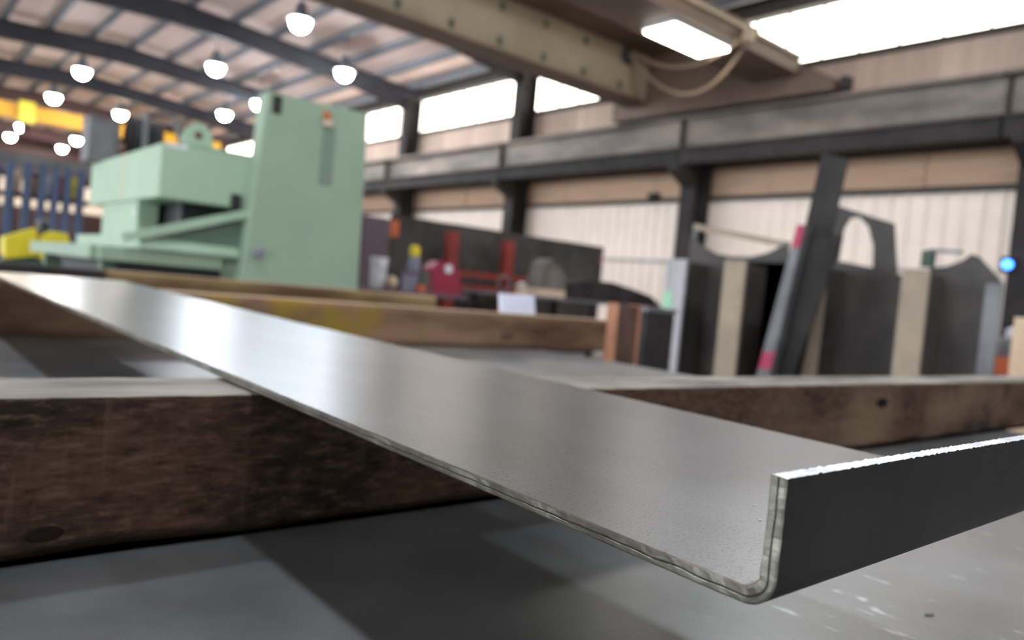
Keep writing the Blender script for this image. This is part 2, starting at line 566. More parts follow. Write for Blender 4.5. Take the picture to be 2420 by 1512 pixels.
# crane runway girder along the wall
rw = thing('crane_runway', 'long weathered steel crane runway girder bracketed to the wall columns', 'girder', (13.1, 28, 4.32))
for k in range(-1, 8):
    ya, yb = 4.3 + BAY * k + .02, 4.3 + BAY * (k + 1) - .02
    ya = max(ya, .6)
    s = obj('girder_section', box((13.06, ya, 4.36), (13.10, yb, 4.96)), 'runway', rw)
    obj('flange', box((12.9, ya, 4.32), (13.26, yb, 4.36)), 'girt', s)  # underside shadow of the girder painted in by this darker colour
    obj('flange', box((12.88, ya, 4.96), (13.28, yb, 5.0)), 'runway', s)
    obj('shadow_channel', box((12.97, ya, 4.02), (13.2, yb, 4.32)), 'column', s)  # added dark channel filling out the shadow band below the girder
    obj('stiffener', box((12.92, yb - .06, 4.36), (13.06, yb - .03, 4.96)), 'girt', s)
obj('rail', box((13.04, .6, 5.0), (13.12, 57, 5.06)), 'girt', rw)

# ------------------------------------------------------------------ overhead crane
cr = thing('bridge_crane', 'brown double girder bridge crane spanning the hall overhead', 'crane', (6, 9.6, 5.06))
ZA0, ZA1 = 5.38, 6.42
ga = obj('girder', box((-12, 11.35, ZA0 + .03), (12.88, 11.75, ZA1)), 'crane', cr)
obj('bottom_flange', box((-12, 11.25, ZA0 - .02), (12.88, 11.85, ZA0 + .03)), 'crane2', ga)
obj('top_flange', box((-12, 11.2, ZA1), (12.88, 11.9, ZA1 + .06)), 'crane2', ga)
for k in range(10):
    xs = 12.0 - k * 1.1
    obj('bolt_plate', box((xs - .05, 11.33, ZA0 + .14), (xs + .05, 11.35, ZA0 + .30)), 'dkgreen', ga)
    obj('bolt_plate', box((xs - .05, 11.33, ZA1 - .26), (xs + .05, 11.35, ZA1 - .12)), 'dkgreen', ga)
gb = obj('girder', box((-12, 7.7, 5.50), (12.88, 8.62, 5.74)), 'crane2', cr)
obj('bottom_flange', box((-12, 7.64, 5.45), (12.88, 8.68, 5.50)), 'crane2', gb)
obj('top_flange', box((-12, 7.64, 5.74), (12.88, 8.68, 5.80)), 'crane', gb)
et = obj('end_truck', MB().prism([(12.88, 7.0, 5.10), (12.88, 7.0, 5.3), (12.88, 7.95, 5.8), (12.88, 9.0, 5.85), (12.88, 9.5, 6.85), (12.88, 12.0, 6.85), (12.88, 12.3, 5.6), (12.88, 12.3, 5.10)], (.36, 0, 0)), 'crane2', cr)
obj('walkway', box((-12, 8.6, 6.42), (12.87, 11.2, 6.47)), 'crane2', cr)
for yy in (7.25, 11.9):
    obj('wheel', MB().tube([(13.0, yy, 5.161), (13.16, yy, 5.161)], .10, 14), 'darksteel', et)
obj('bumper', box((12.98, 6.8, 5.12), (13.18, 6.95, 5.34)), 'darksteel', et)
# festoon cables slung from the far girder to the near one
for (pa, pb, pc, r_) in (((1484, 122), (1622, 222), (1768, 92), .035), ((1490, 118), (1605, 158), (1745, 96), .035)):
    a, m_, b = at(*pa, 1, 11.3), at(*pb, 1, 9.3), at(*pc, 1, 7.58)
    pts = []
    for i in range(25):
        t = i / 24
        pts.append(a * (1 - t) ** 2 + b * t ** 2 + (m_ * 2 - (a + b) / 2) * 2 * t * (1 - t))
    obj('festoon_cable', MB().tube(pts, r_, 8), 'cable', cr, smooth=True)
a, b = at(1484, 122, 1, 11.3), at(1768, 92, 1, 7.58)
obj('cable_clamp', box((a.x - .08, 11.22, a.z - .25), (a.x + .08, 11.35, a.z + .1)), 'girt', cr)
obj('cable_clamp', box((b.x - .06, 7.5, b.z - .05), (b.x + .06, 7.66, b.z + .15)), 'crane', cr)
# LED fixture
lf = thing('linear_light', 'bright rectangular light fixture hung under the crane girder', 'light', (10.2, 8.2, 5.4))
obj('housing', box((9.35, 7.78, 5.40), (10.85, 8.45, 5.45)), 'white', lf)
obj('diffuser', box((9.38, 7.81, 5.36), (10.82, 8.42, 5.40)), 'led', lf)

# ------------------------------------------------------------------ high bay lamps
dome = MB().lathe([(.08, -.27), (.17, -.22), (.225, -.12), (.24, 0)], n=20)
DC, DW = dome.data('glass_dome', 'glowcool'), dome.data('glass_dome', 'glowwarm')
housing = MB().lathe([(.30, -.01), (.29, .02), (.16, .12), (.13, .34), (.06, .44), (.02, .46)], n=16).data('ballast_housing', 'hood')
LAMPS = [((710, 50), 'large round lamp nearest the crane girder, under the roof', 0), ((814, 170), 'round lamp glowing right above the green machine panel', 0),
         ((510, 157), 'round lamp hanging between the two nearest rafters', 0), ((612, 243), 'round lamp just left of the green panel top corner', 0),
         ((531, 268), 'round lamp above the green machine beam lug', 0), ((194, 167), 'round lamp in front of the third rafter at the upper left', 0),
         ((127, 228), 'dome lamp above the yellow far crane', 1), ((52, 298), 'dome lamp just below the yellow hoist trolley', 1),
         ((24, 321), 'dome lamp at the far left edge below the yellow crane', 1), ((181, 329), 'dome lamp left of the machine motor', 1),
         ((147, 349), 'lowest and farthest dome lamp above the blue rack', 1), ((285, 268), 'small faint lamp above the machine motor', 1)]


def lamp(x, y, z, label, warm, group):
    l = thing('high_bay_lamp', label, 'lamp', (x, y, z), group)
    link('glass_dome', DW if warm else DC, l, (0, 0, 0))
    link('ballast_housing', housing, l, (0, 0, 0))
    h = deck_z(x) + .02 - z
    obj('cord', MB().tube([(x, y, z + .44), (x, y, z + h)], .012, 5), 'hood', l)


for (p, lb, wm) in LAMPS:
    q = at(p[0], p[1], 2, 6.98)
    lamp(q.x, q.y, 7.0, lb, wm, 'high bay lamps')
for x_, y_ in ((.1, -2.4), (.1, 3.4), (5.2, -5), (7.8, 4.4), (-2.6, 11), (2.6, 14.5), (-5.2, 20)):  # unseen lamps; the second one over the plate is added to brighten the sheet
    lamp(x_, y_, 7.0, 'unseen high bay lamp hanging from the roof outside the picture', 0, 'lamps outside the picture')

# ------------------------------------------------------------------ work table with steel sheet
SZ = 0.81
tb = thing('work_table', 'dark steel trestle table carrying the large grey sheet', 'table', (.6, 1.6, 0))
for yy in (.25, 1.75, 3.25):
    obj('cross_beam', box((-.75, yy - .05, .68), (1.7, yy + .05, .798)), 'darksteel', tb)
    for xx in (-.65, 1.6):
        obj('leg', box((xx - .04, yy - .04, 0), (xx + .04, yy + .04, .68)), 'darksteel', tb)
ng = 60
sh = MB().box((-.85, -.12, SZ - .012), (1.8, 3.6, SZ))
tag(obj('steel_sheet', sh, 'sheet', bevel=.002), 'large flat grey scuffed steel sheet lying on the table under the timbers', 'sheet')


def timber(name, x0, x1, y0, y1, z0, z1, mats, label, nx, ny, nz, amp, tilt=0.0, seed=0, group=None, chamf=0.0):
    """rough sawn timber, long axis X; faces are displaced; the top takes the worn material"""
    ring = [(y0 + (y1 - y0) * i / ny, z0, 0) for i in range(ny)] + [(y1, z0 + (z1 - z0) * i / nz, 0) for i in range(nz)] + \
           [(y1 - (y1 - y0) * i / ny, z1, 1) for i in range(ny)] + [(y0, z1 - (z1 - z0) * i / nz, 0) for i in range(nz)]
    n = len(ring)
    yc, zc = (y0 + y1) / 2, (z0 + z1) / 2
    V, Fc, Mi = [], [], []
    for i in range(nx + 1):
        x = x0 + (x1 - x0) * i / nx
        for (yy, zz, _) in ring:
            d = noise.noise(Vector((x * 9 + seed, yy * 60, zz * 60))) * .6 + noise.noise(Vector((x * 45 + seed, yy * 160, zz * 160 + x * 30))) * .4
            ridge = noise.noise(Vector((x * 26 + zz * 22 + seed, yy * 10, zz * 6)))
            d = amp * (d + .5 * ridge)
            dy, dz = (yy - yc), (zz - zc)
            onside = abs(abs(dy) - (y1 - y0) / 2) < 1e-6
            onlid = abs(abs(dz) - (z1 - z0) / 2) < 1e-6
            ny_, nz_ = (math.copysign(1, dy) if onside else 0), (math.copysign(1, dz) if onlid else 0)
            if zz == z0:
                nz_ = 0
            e = -abs(d) * 1.2 - amp * .8 if onside and onlid else d
            wane = max(0.0, chamf * (1 + .6 * noise.noise(Vector((x * 11 + seed, 2, 0)))) - (zz - z0)) if yy == y0 else 0.0
            V.append((x, yy + ny_ * e + wane * 1.6 + tilt * (x - x0), zz + nz_ * e * .6))
    for i in range(nx):
        for j in range(n):
            k = (j + 1) % n
            Fc.append((i * n + j, i * n + k, (i + 1) * n + k, (i + 1) * n + j))
            Mi.append(1 if ring[j][2] else 0)
    Fc += [tuple(range(n)), tuple(range(nx * n + n - 1, nx * n - 1, -1))]
    Mi += [0, 0]
    b = MB()
    b.v, b.f, b.m = V, Fc, Mi
    o = obj(name, b, mats)
    o.data.polygons.foreach_set('use_smooth', [True] * len(o.data.polygons))
    return tag(o, label, 'timber', group)


t1 = timber('timber', -.45, 2.35, .517, .603, SZ, .9125, ['wood', 'woodtop'], 'rough dark brown timber nearest the viewer, running under the bent plate', 1300, 12, 40, .0016, seed=3, group='support timbers', chamf=.011)
t2 = timber('timber', -.5, 2.125, 1.9, 2.0, SZ, .9265, ['wood2', 'wood2top'], 'tan timber with yellow stains, second from the viewer under the plate', 120, 4, 5, .0015, .02, seed=9, group='support timbers')
t3 = timber('timber', .64, 2.05, 2.98, 3.1, SZ, .945, ['wood3', 'wood2top'], 'farthest olive brown timber, in front of the green machine', 60, 4, 5, .0015, .0, seed=5, group='support timbers')
# knots on the near timber
for (px, py, rx, rz) in ((105, 1262, .011, .005), (2085, 952, .02, .008)):
    q = at(px, py, 1, .517)
    k = MB().lathe([(1, -.5), (.8, .5)], n=14)
    k.v = [(q.x + a * rx, .5165 - c * .0012, q.z + b_ * rz) for a, b_, c in k.v]
    obj('knot', k, 'knot', t1)
q0 = at(880, 760, 1, 1.9)
for (px, py, rx, rz) in ((1205, 795, .05, .012), (1358, 765, .06, .012)):
    q = at(px, py, 1, 1.93)
    k = MB().lathe([(1, -.5), (.8, .5)], n=14)
    k.v = [(q.x + a * rx * .6, 1.9 + .02 * (q.x + .5) - .002 - c * .002, q.z + b_ * rz) for a, b_, c in k.v]
    obj('knot', k, 'rustpost', t2)

# ------------------------------------------------------------------ the bent plate
PX0, PX1, TH = .2085, .496, .0055
YF, YE = .1145, 2.12                       # outer face of the flange, far end
SLP = .011


def pz(y):                                # underside height of the plate along its length
    return .9148 + .0075 * (y - .56) + .002 * (y - .56) ** 2


prof = []                                 # outer (under/outer) line and inner line, matched
RO = .0105
RI = RO - TH
FH = .041
zb = pz(YF)
out_l, in_l = [], []
nf = 10
for i in range(nf + 1):
    z = zb + RO + (FH - RO) * (1 - i / nf)
    out_l.append((YF, z))
    in_l.append((YF + TH, z))
for i in range(1, 13):
    a = math.pi + (math.pi / 2) * i / 12
    out_l.append((YF + RO + RO * math.cos(a), zb + RO + RO * math.sin(a)))
    in_l.append((YF + RO + RI * math.cos(a), zb + RO + RI * math.sin(a)))
ys = [YF + RO + (YE - YF - RO) * (i / 260) ** 1.6 for i in range(1, 261)]
for y_ in ys:
    sag = 0
    out_l.append((y_, pz(y_) + sag))
    in_l.append((y_, pz(y_) + TH + sag))
n = len(out_l)
nxp = 150


def edge_j(s, k):                         # jagged sheared edge
    return .00035 * noise.noise(Vector((s * 190, k * 7.1, 0))) + .0006 * noise.noise(Vector((s * 40, k * 3.3, 5)))


pl = MB()
V = []
arc = 0
for i in range(n):
    if i:
        arc += math.dist(out_l[i], out_l[i - 1])
    for L, kk in ((out_l, 0), (in_l, 1)):
        for j in range(nxp + 1):
            x = PX0 + (PX1 - PX0) * j / nxp
            if j == 0:
                x += edge_j(arc, kk)
            y_, z_ = L[i]
            if i == 0:
                z_ += .0007 * noise.noise(Vector((x * 420, kk * 4, 1))) + .00012 * noise.noise(Vector((x * 90, kk * 4, 2)))
            V.append((x, y_, z_))
st = 2 * (nxp + 1)
Fc, Mi = [], []
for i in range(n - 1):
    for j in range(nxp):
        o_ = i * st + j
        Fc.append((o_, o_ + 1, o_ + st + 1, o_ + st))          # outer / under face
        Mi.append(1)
        o_ += nxp + 1
        Fc.append((o_ + 1, o_, o_ + st, o_ + st + 1))          # inner / top face
        Mi.append(0)
    # side strips in two bands with a proud lip
for i in range(n - 1):
    a0, a1 = i * st, (i + 1) * st
    b0, b1 = a0 + nxp + 1, a1 + nxp + 1
    rows = []
    for ii, (a, b) in ((i, (a0, b0)), (i + 1, (a1, b1))):
        pa, pb = Vector(V[a]), Vector(V[b])
        t = .48 + .10 * noise.noise(Vector((pa.y * 90, pa.z * 90, 3)))
        r_ = [a]
        for tt, dx in ((.12, -.0005), (t - .10, -.0006), (t - .01, .0003), (t + .05, -.0004), (.90, -.0005)):
            m_ = pa.lerp(pb, tt)
            m_.x += dx + .00008 * noise.noise(Vector((pa.y * 300, pa.z * 300, tt * 9)))
            V.append(tuple(m_))
            r_.append(len(V) - 1)
        rows.append(r_ + [b])
    for k in range(6):
        Fc.append((rows[0][k], rows[1][k], rows[1][k + 1], rows[0][k + 1]))
        Mi.append(2)
    Fc.append((a0 + nxp, b0 + nxp, b1 + nxp, a1 + nxp))
    Mi.append(2)
for j in range(nxp):
    Fc.append((j, j + nxp + 1, j + nxp + 2, j + 1))            # flange top edge
    Mi.append(3)
    o_ = (n - 1) * st + j
    Fc.append((o_, o_ + 1, o_ + nxp + 2, o_ + nxp + 1))
    Mi.append(2)
pl.v, pl.f, pl.m = V, Fc, Mi
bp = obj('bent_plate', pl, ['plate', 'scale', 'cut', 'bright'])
tag(bp, 'long grey steel plate with one end bent up into a short flange, resting on timbers', 'steel plate')

# shavings
for (px, py, lb) in ((1785, 1196, 'tiny curled bright metal shaving on the plate, the one farther from the bent corner'), (1797, 1232, 'tiny bright metal shaving beside the flange on the plate')):
    q = at(px, py, 2, pz(.15) + TH)
    pts = [q + Vector((.0006 * math.cos(t) + .0005 * t * .4, .0006 * math.sin(t), .0004)) for t in (0, .6, 1.2, 1.8, 2.4)]
    tag(obj('metal_shaving', MB().tube(pts, .00022, 5), 'shave'), lb, 'shaving', 'metal shavings')
q = at(2196, 1455, 2, SZ)
pts = [q + Vector((.0025 * t, -.002 * t + .0006 * math.sin(t * 3), .0008)) for t in (-1, -.5, 0, .5, 1)]
tag(obj('metal_shaving', MB().tube(pts, .0006, 5), 'dkgreen'), 'small dark curled shaving lying on the scuffed sheet, right of the bent corner', 'shaving', 'metal shavings')

# square bar behind the plate's far end, paper on the timber
qa = at(5, 622, 1, 2.55)
tag(obj('steel_bar', MB().box((-.3, 2.5, SZ), (at(252, 640, 1, 2.5).x, 2.6, at(150, 632, 1, 2.5).z)), 'darksteel', bevel=.004),
    'dark square steel bar lying behind the far end of the plate', 'bar')
a, b = at(1172, 690, 1, 2.0), at(1250, 735, 1, 2.0)
pp = MB().prism([(a.x, 1.96, .9285), (b.x, 1.965, .9285), (b.x + .005, 1.985, a.z), (a.x + .01, 1.985, a.z - .003)], (0, .012, .0))
tag(obj('paper_pad', pp, 'paper'), 'bluish white paper pad standing on the second timber', 'paper')

# ------------------------------------------------------------------ rusted post at the end of the second timber
hp = thing('beam_post', 'rusted upright steel H section at the end of the tan timber', 'steel post', (2.5, 2.05, 0))
pa, pb = at(1462, 717, 1, 2.12), at(1522, 722, 1, 2.12)
YB = 2.12 + (at(1436, 715, 0, pa.x).y - 2.12)
for x_, m_ in ((pa.x, 'rustedge'), (pb.x - .03, 'rustedge')):
    obj('flange', box((x_, 2.12, 0), (x_ + .008 + .010 * (x_ > pa.x), YB, pa.z)), m_, hp)
obj('web', box((pa.x + .008, 2.122, 0), (pb.x - .03, 2.134, pa.z - .004)), 'rustpost', hp)
xa, xb = at(1530, 730, 1, 2.5).x, at(1572, 735, 1, 2.5).x
zt_ = at(1550, 728, 1, 2.5).z
bn_ = thing('steel_bin', 'dark upright steel bin between the rusted post and the grey beam section', 'bin', ((xa + xb) / 2, 2.6, 0))
obj('body', box((xa, 2.5, 0), (xb + .08, 2.75, zt_ - .02)), 'darksteel', bn_)
obj('rim', box((xa - .01, 2.49, zt_ - .02), (xb + .09, 2.76, zt_)), 'greysteel', bn_)

# ------------------------------------------------------------------ standing beam sections on the right
BX = 4.6
UN = [(1600, 45, 612, 'flangegrey', 'greyish upright cut steel beam section, leftmost of the row behind the timber', [(1632, 558), (1655, 578), (1690, 598), (1730, 606), (1775, 606), (1815, 597), (1850, 578), (1862, 590), (1862, 700), (1632, 700)]),
      (1738, 50, 615, 'flange', 'upright steel beam section partly hidden by the leaning dark channel', [(1765, 618), (1880, 622), (1880, 700), (1765, 700)]),
      (1920, 68, 622, 'flange', 'upright tan-edged beam section right of the leaning channel', [(1950, 622), (1990, 618), (2040, 628), (2100, 640), (2135, 652), (2135, 700), (1950, 700)]),
      (2165, 64, 637, 'flange', 'upright beam section with a peaked dark plate, rightmost of the row', [(2195, 634), (2240, 628), (2275, 615), (2296, 600), (2312, 605), (2340, 635), (2368, 668), (2368, 760), (2195, 760)])]
for (px, wpx, topy, fm, lb, prof_) in UN:
    c = at(px, topy, 0, BX)
    hw = abs(at(px - wpx / 2, topy, 0, BX).y - at(px + wpx / 2, topy, 0, BX).y) / 2
    u = thing('beam_section', lb, 'steel section', (BX + .2, c.y, 0), 'standing beam sections')
    obj('flange', box((BX, c.y - hw, 0), (BX + .025, c.y + hw, c.z)), fm, u)
    obj('web', box((BX + .025, c.y - .008, 0), (BX + .40, c.y + .008, c.z - .01)), 'web', u)
    pol = pix(prof_, 0, BX + .40)
    ylo, yhi = min(p.y for p in pol), max(p.y for p in pol)
    pol = pol[:-2]
    pol = pol + [Vector((BX + .4, pol[-1].y, 0)), Vector((BX + .4, pol[0].y, 0))]
    obj('back_plate', MB().prism(pol, (.02, 0, 0)), 'web', u)
    if px == 1600:
        s_ = pix([(1640, 528), (1855, 570), (1855, 584), (1640, 542)], 0, BX + .46)
        obj('strap', MB().prism(s_, (.02, 0, 0)), 'flange', u)
        obj('strap_post', box((BX + .48, s_[1].y - .02, 0), (BX + .50, s_[1].y + .02, s_[1].z)), 'greysteel', u)
        obj('strap_post', box((BX + .48, s_[0].y - .02, 0), (BX + .50, s_[0].y + .02, s_[0].z)), 'greysteel', u)
        g = at(1572, 708, 0, BX - .02)
        obj('tag', box((BX - .006, g.y - .045, g.z - .06), (BX, g.y + .035, g.z + .06)), 'greentag', u, label='pale green tag')
    if px == 2165:
        s_ = at(2355, 670, 0, BX + .05)
        obj('side_strip', box((BX + .05, s_.y - .03, 0), (BX + .07, s_.y + .05, s_.z)), 'greysteel', u)  # lit strip painted in with paler steel
        k = at(2195, 592, 0, BX + .3)
        obj('clip', box((BX + .28, k.y - .03, k.z - .10), (BX + .34, k.y + .03, k.z)), 'dkgreen', u)
        k2 = at(2275, 596, 0, BX + .3)
        obj('clip_rod', MB().beam((BX + .3, k.y, k.z), (BX + .3, k2.y, k2.z), .02, .02), 'greysteel', u)

ac = pix([(1955, 478), (2112, 528), (2118, 640), (2062, 636), (2064, 580), (2052, 535), (2030, 512), (2008, 515), (1992, 540), (1984, 590), (1976, 640), (1950, 640)], 0, BX + .46)
ao = MB()
top_ = ac[:2]
A = ac
for i in range(0, 5):                       # right leg and crown as quads between outer and inner outline
    pass
ao.prism([A[1], A[2], A[3], A[4], A[5], A[6]], (.02, 0, 0))
ao.prism([A[0], A[1], A[6], A[7]], (.02, 0, 0))
ao.prism([A[0], A[7], A[8], A[9], A[10], A[11]], (.02, 0, 0))
for i0, i1 in ((2, 3), (10, 11)):
    ao.box((BX + .46, A[i0].y, 0), (BX + .48, A[i1].y, A[i0].z))
tag(obj('arched_bracket', ao, 'web'), 'dark steel plate with an arch cut out, standing behind the beam sections', 'steel bracket')

lc = thing('leaning_channel', 'long dark steel channel leaning diagonally with magenta paint marks', 'steel channel', (4.3, 2.6, 0))


def down(p, q, z=0.0):                       # extend line p->q to height z
    t = (z - p.z) / (q.z - p.z)
    return p + (q - p) * t


a, b, c, d = pix([(1942, 362), (2003, 375), (1893, 870), (1825, 870)], 0, 4.45)
obj('back_web', MB().prism([a, b, down(b, c), down(a, d)], (.02, 0, 0)), 'darksteel', lc)
a, b, c, d = pix([(1900, 532), (1990, 560), (1880, 870), (1822, 870)], 0, 4.38)
obj('front_web', MB().prism([a, b, down(b, c), down(a, d)], (.02, 0, 0)), 'darksteel', lc)
a, b, c, d = pix([(1884, 530), (1902, 532), (1822, 870), (1792, 870)], 0, 4.30)
obj('flange', MB().prism([a, b, down(b, c), down(a, d)], (.08, 0, 0)), 'greysteel', lc)  # lit edge strip painted in, paler than the dark webs
for (y0_, y1_) in ((532, 585), (832, 872)):
    f0, f1 = (y0_ - 530) / 340, (y1_ - 530) / 340
    L = lambda f, s: (1884 + (1792 - 1884) * f + s * (18 + 12 * f), 530 + 340 * f)
    obj('paint_mark', MB().prism(pix([L(f0, 0), L(f0, 1), L(f1, 1), L(f1, 0)], 0, 4.297), (.004, 0, 0)), 'magenta', lc, label='magenta paint mark')

# far right odds and ends
q = at(2412, 750, 0, 3.0)
tag(obj('wood_post', box((2.98, q.y - .10, 0), (3.06, q.y + .012, q.z + .0)), 'wood2top'), 'tan wooden post at the right edge of the picture', 'post')
q = at(2377, 856, 0, 6.0)
st_ = thing('steel_stand', 'low dark steel stand at the right edge, holding the orange crate', 'stand', (6.2, q.y, 0))
obj('top', box((5.9, q.y - .4, .70), (6.5, q.y + .18, .74)), 'darksteel', st_)
for dx in (5.95, 6.42):
    for dy in (-.36, .10):
        obj('leg', box((dx, q.y + dy, 0), (dx + .05, q.y + dy + .05, .70)), 'darksteel', st_)
oc = MB().box((5.95, q.y - .10, .74), (6.2, q.y + .10, .76))
for s in (-1, 1):
    oc.box((5.95, q.y + s * .09 - .01, .76), (6.2, q.y + s * .09 + .01, .86))
oc.box((5.95, q.y - .08, .76), (5.97, q.y + .08, .86)).box((6.18, q.y - .08, .76), (6.2, q.y + .08, .86))
tag(obj('orange_crate', oc, 'orange'), 'small orange open crate at the right edge', 'crate')
q2 = at(2392, 800, 0, 6.3)
cb = thing('grey_canister', 'grey metal canister behind the orange crate', 'canister', (6.35, q2.y, .74))
obj('body', MB().lathe([(.10, 0), (.11, .02), (.11, .22), (.07, .27)], (6.35, q2.y, .74), 14), 'greysteel', cb, smooth=True)
obj('cap', MB().lathe([(.06, 0), (.06, .05), (.02, .07)], (6.35, q2.y, 1.01), 12), 'white', cb)
q = at(2381, 625, 0, 13.36)
bl = thing('indicator_light', 'small glowing blue indicator light on the right steel column', 'light', (13.36, q.y, q.z))
obj('lens', MB().tube([(13.28, q.y, q.z), (13.34, q.y, q.z), (13.37, q.y, q.z)], [.04, .07, .07], 12), 'bluelight', bl)
obj('housing', box((13.37, q.y - .1, q.z - .12), (13.42, q.y + .1, q.z + .12)), 'darksteel', bl)
q = at(1545, 467, 0, WX - .1)
jb = thing('junction_box', 'small dark junction box on the side wall below the runway girder', 'junction box', (WX - .1, q.y, q.z))
obj('body', box((WX - .18, q.y - .12, q.z - .1), (WX - .03, q.y + .12, q.z + .1)), 'column', jb)
obj('cover', box((WX - .2, q.y - .10, q.z - .08), (WX - .18, q.y + .10, q.z + .08)), 'column', jb)

# ------------------------------------------------------------------ green plate shear
YP = 6.4
ps = thing('plate_shear', 'pale green hydraulic plate shear with a tall side panel', 'machine', (2.6, 7.8, 0))
pn = obj('side_panel', MB().prism([(2.36, YP, 0), (3.53, YP, 0), (3.46, YP, 2.52), (2.50, YP, 2.50)], (0, .20, 0)), 'green', ps, bevel=.012)
a, b = at(646, 223, 1, YP), at(664, 271, 1, YP)
obj('slot', box((a.x, YP - .006, b.z), (b.x, YP, a.z)), 'black', pn)
a, b = at(764, 298, 1, YP), at(782, 440, 1, YP)
obj('guide_slot', box((a.x, YP - .005, b.z), (b.x, YP, a.z)), 'greenmid', pn)
q = at(772, 276, 1, YP)
obj('latch', box((q.x - .03, YP - .04, q.z - .02), (q.x + .02, YP, q.z + .04)), 'orange', pn)
obj('latch_plate', box((q.x - .02, YP - .03, q.z - .08), (q.x + .05, YP, q.z - .025)), 'cream', pn)
q = at(607, 597, 1, YP)
obj('knob', MB().tube([(q.x, YP, q.z), (q.x, YP - .05, q.z), (q.x, YP - .07, q.z)], [.03, .045, .03], 12), 'slate', pn)
# far side frame
YQ = 8.95
fe = obj('far_frame', MB().prism([(1.95, YQ, 0), (3.5, YQ, 0), (3.45, YQ, 2.2), (2.45, YQ, 2.2), (2.4, YQ, 1.95), (1.95, YQ, 1.95)], (0, .2, 0)), 'green', ps)
# ram
R0 = YP + .2
xr = at(378, 400, 1, R0).x
zt0, zb0 = at(378, 335, 1, R0).z, at(378, 466, 1, R0).z
ra = obj('ram', box((xr, R0, zb0), (2.62, YQ + .2, zt0)), 'greenlt', ps, bevel=.01)
ztop = at(582, 338, 1, R0 + .3).z
obj('ram_back', box((xr + .28, R0 + .25, zt0), (2.62, YQ, zt0 + .07)), 'green', ra)
q = at(290, 420, 0, xr)
obj('seam', box((xr - .004, q.y - .02, zb0), (xr, q.y + .02, zt0)), 'cream', ra)
q = at(415, 345, 1, R0)
obj('name_plate', box((q.x - .07, R0 - .005, q.z - .012), (q.x + .09, R0, q.z + .016)), 'white', ra)
l0, l1, l2 = (at(p[0], p[1], 1, R0 + .3) for p in ((430, 335), (505, 335), (468, 290)))
cx, rr = (l0.x + l1.x) / 2, (l1.x - l0.x) / 2
lug = [(cx + rr * math.cos(t), R0 + .3, zt0 + .07 + (l2.z - zt0 - .07) * math.sin(t)) for t in [math.pi * i / 12 for i in range(13)]]
lg = obj('lifting_lug', MB().prism(lug, (0, .05, 0)), 'greenlt', ra)
zc_ = zt0 + .07 + (l2.z - zt0 - .07) * .45
obj('lug_hole', MB().tube([(cx, R0 + .296, zc_), (cx, R0 + .3, zc_)], .035, 12), 'rustpost', lg)
q = at(556, 476, 1, R0)
obj('stop_block', box((q.x - .04, R0 - .03, q.z - .08), (q.x + .04, R0, q.z + .06)), 'black', ra)
# dark throat
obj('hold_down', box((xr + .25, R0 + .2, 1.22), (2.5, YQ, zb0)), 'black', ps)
a, b = at(335, 485, 1, 7.6), at(400, 545, 1, 7.6)
obj('gauge_block', box((xr + .1, 7.6, 1.2), (xr + .25, 7.9, 1.42)), 'darksteel', ps)
q = at(405, 552, 1, 7.0)
obj('button_box', box((q.x - .06, 7.0, q.z - .08), (q.x + .06, 7.1, q.z + .05)), 'crimson', ps)
q = at(340, 500, 1, 7.4)
obj('hose_fitting', MB().tube([(q.x - .08, 7.4, q.z - .02), (q.x + .06, 7.4, q.z + .01)], .035, 10), 'white', ps)
# far upright under the ram
ya_, yb_ = at(322, 540, 0, xr + .03).y, at(240, 540, 0, xr + .03).y
obj('far_upright', box((xr + .03, ya_, 0), (xr + .2, yb_, zb0)), 'greenlt', ps)
# bed
a, b = at(300, 578, 1, R0), at(578, 604, 1, R0)
bd = obj('bed', box((1.75, R0 + .02, at(500, 622, 1, R0).z), (2.5, YQ, at(500, 600, 1, R0).z)), 'green', ps)
za, zc = at(500, 603, 1, R0).z, at(500, 574, 1, R0).z
obj('bed_edge', MB().prism([(1.62, R0 - .10, za), (1.62, R0 - .10, za + .02), (1.62, R0 - .02, zc), (1.62, YQ, zc), (1.62, YQ, za)], (.79, 0, 0)), 'greenlt', bd)  # lighter green paints in the light caught by this nose
za_, zb_ = at(350, 590, 1, R0).z, at(350, 622, 1, R0).z
xa_ = at(180, 600, 1, R0 + .5).x
ap = obj('apron', box((1.35, R0 - .05, zb_), (2.28, R0 + .06, za_)), 'green', ps)
obj('apron', box((1.30, R0 + .06, zb_), (1.38, YQ + .6, za_)), 'green', ps)
obj('apron_top', box((1.38, R0 + .06, za_ - .03), (1.75, YQ + .5, za_)), 'green', ps)
obj('toe_shade', box((1.5, R0 + .02, 0), (2.3, YQ, zb_ - .002)), 'black', ps)  # black box drawn for the shade in the gap below the apron
for yy in (R0 + .1, YQ + .3):
    obj('leg', box((1.40, yy, 0), (1.52, yy + .12, zb_)), 'greendk', ps)
a, b = at(288, 562, 1, R0 - .06), at(584, 504, 1, R0 - .06)
obj('sheet_support', MB().beam((a.x, R0 - .08, a.z), (b.x, R0 - .08, b.z), .06, .07), 'greenlt', ps)
obj('support_gusset', MB().prism([(a.x + .25, R0 - .04, a.z + .04), (b.x, R0 - .04, b.z - .06), (b.x, R0 - .04, a.z)], (0, .03, 0)), 'greendk', ps)
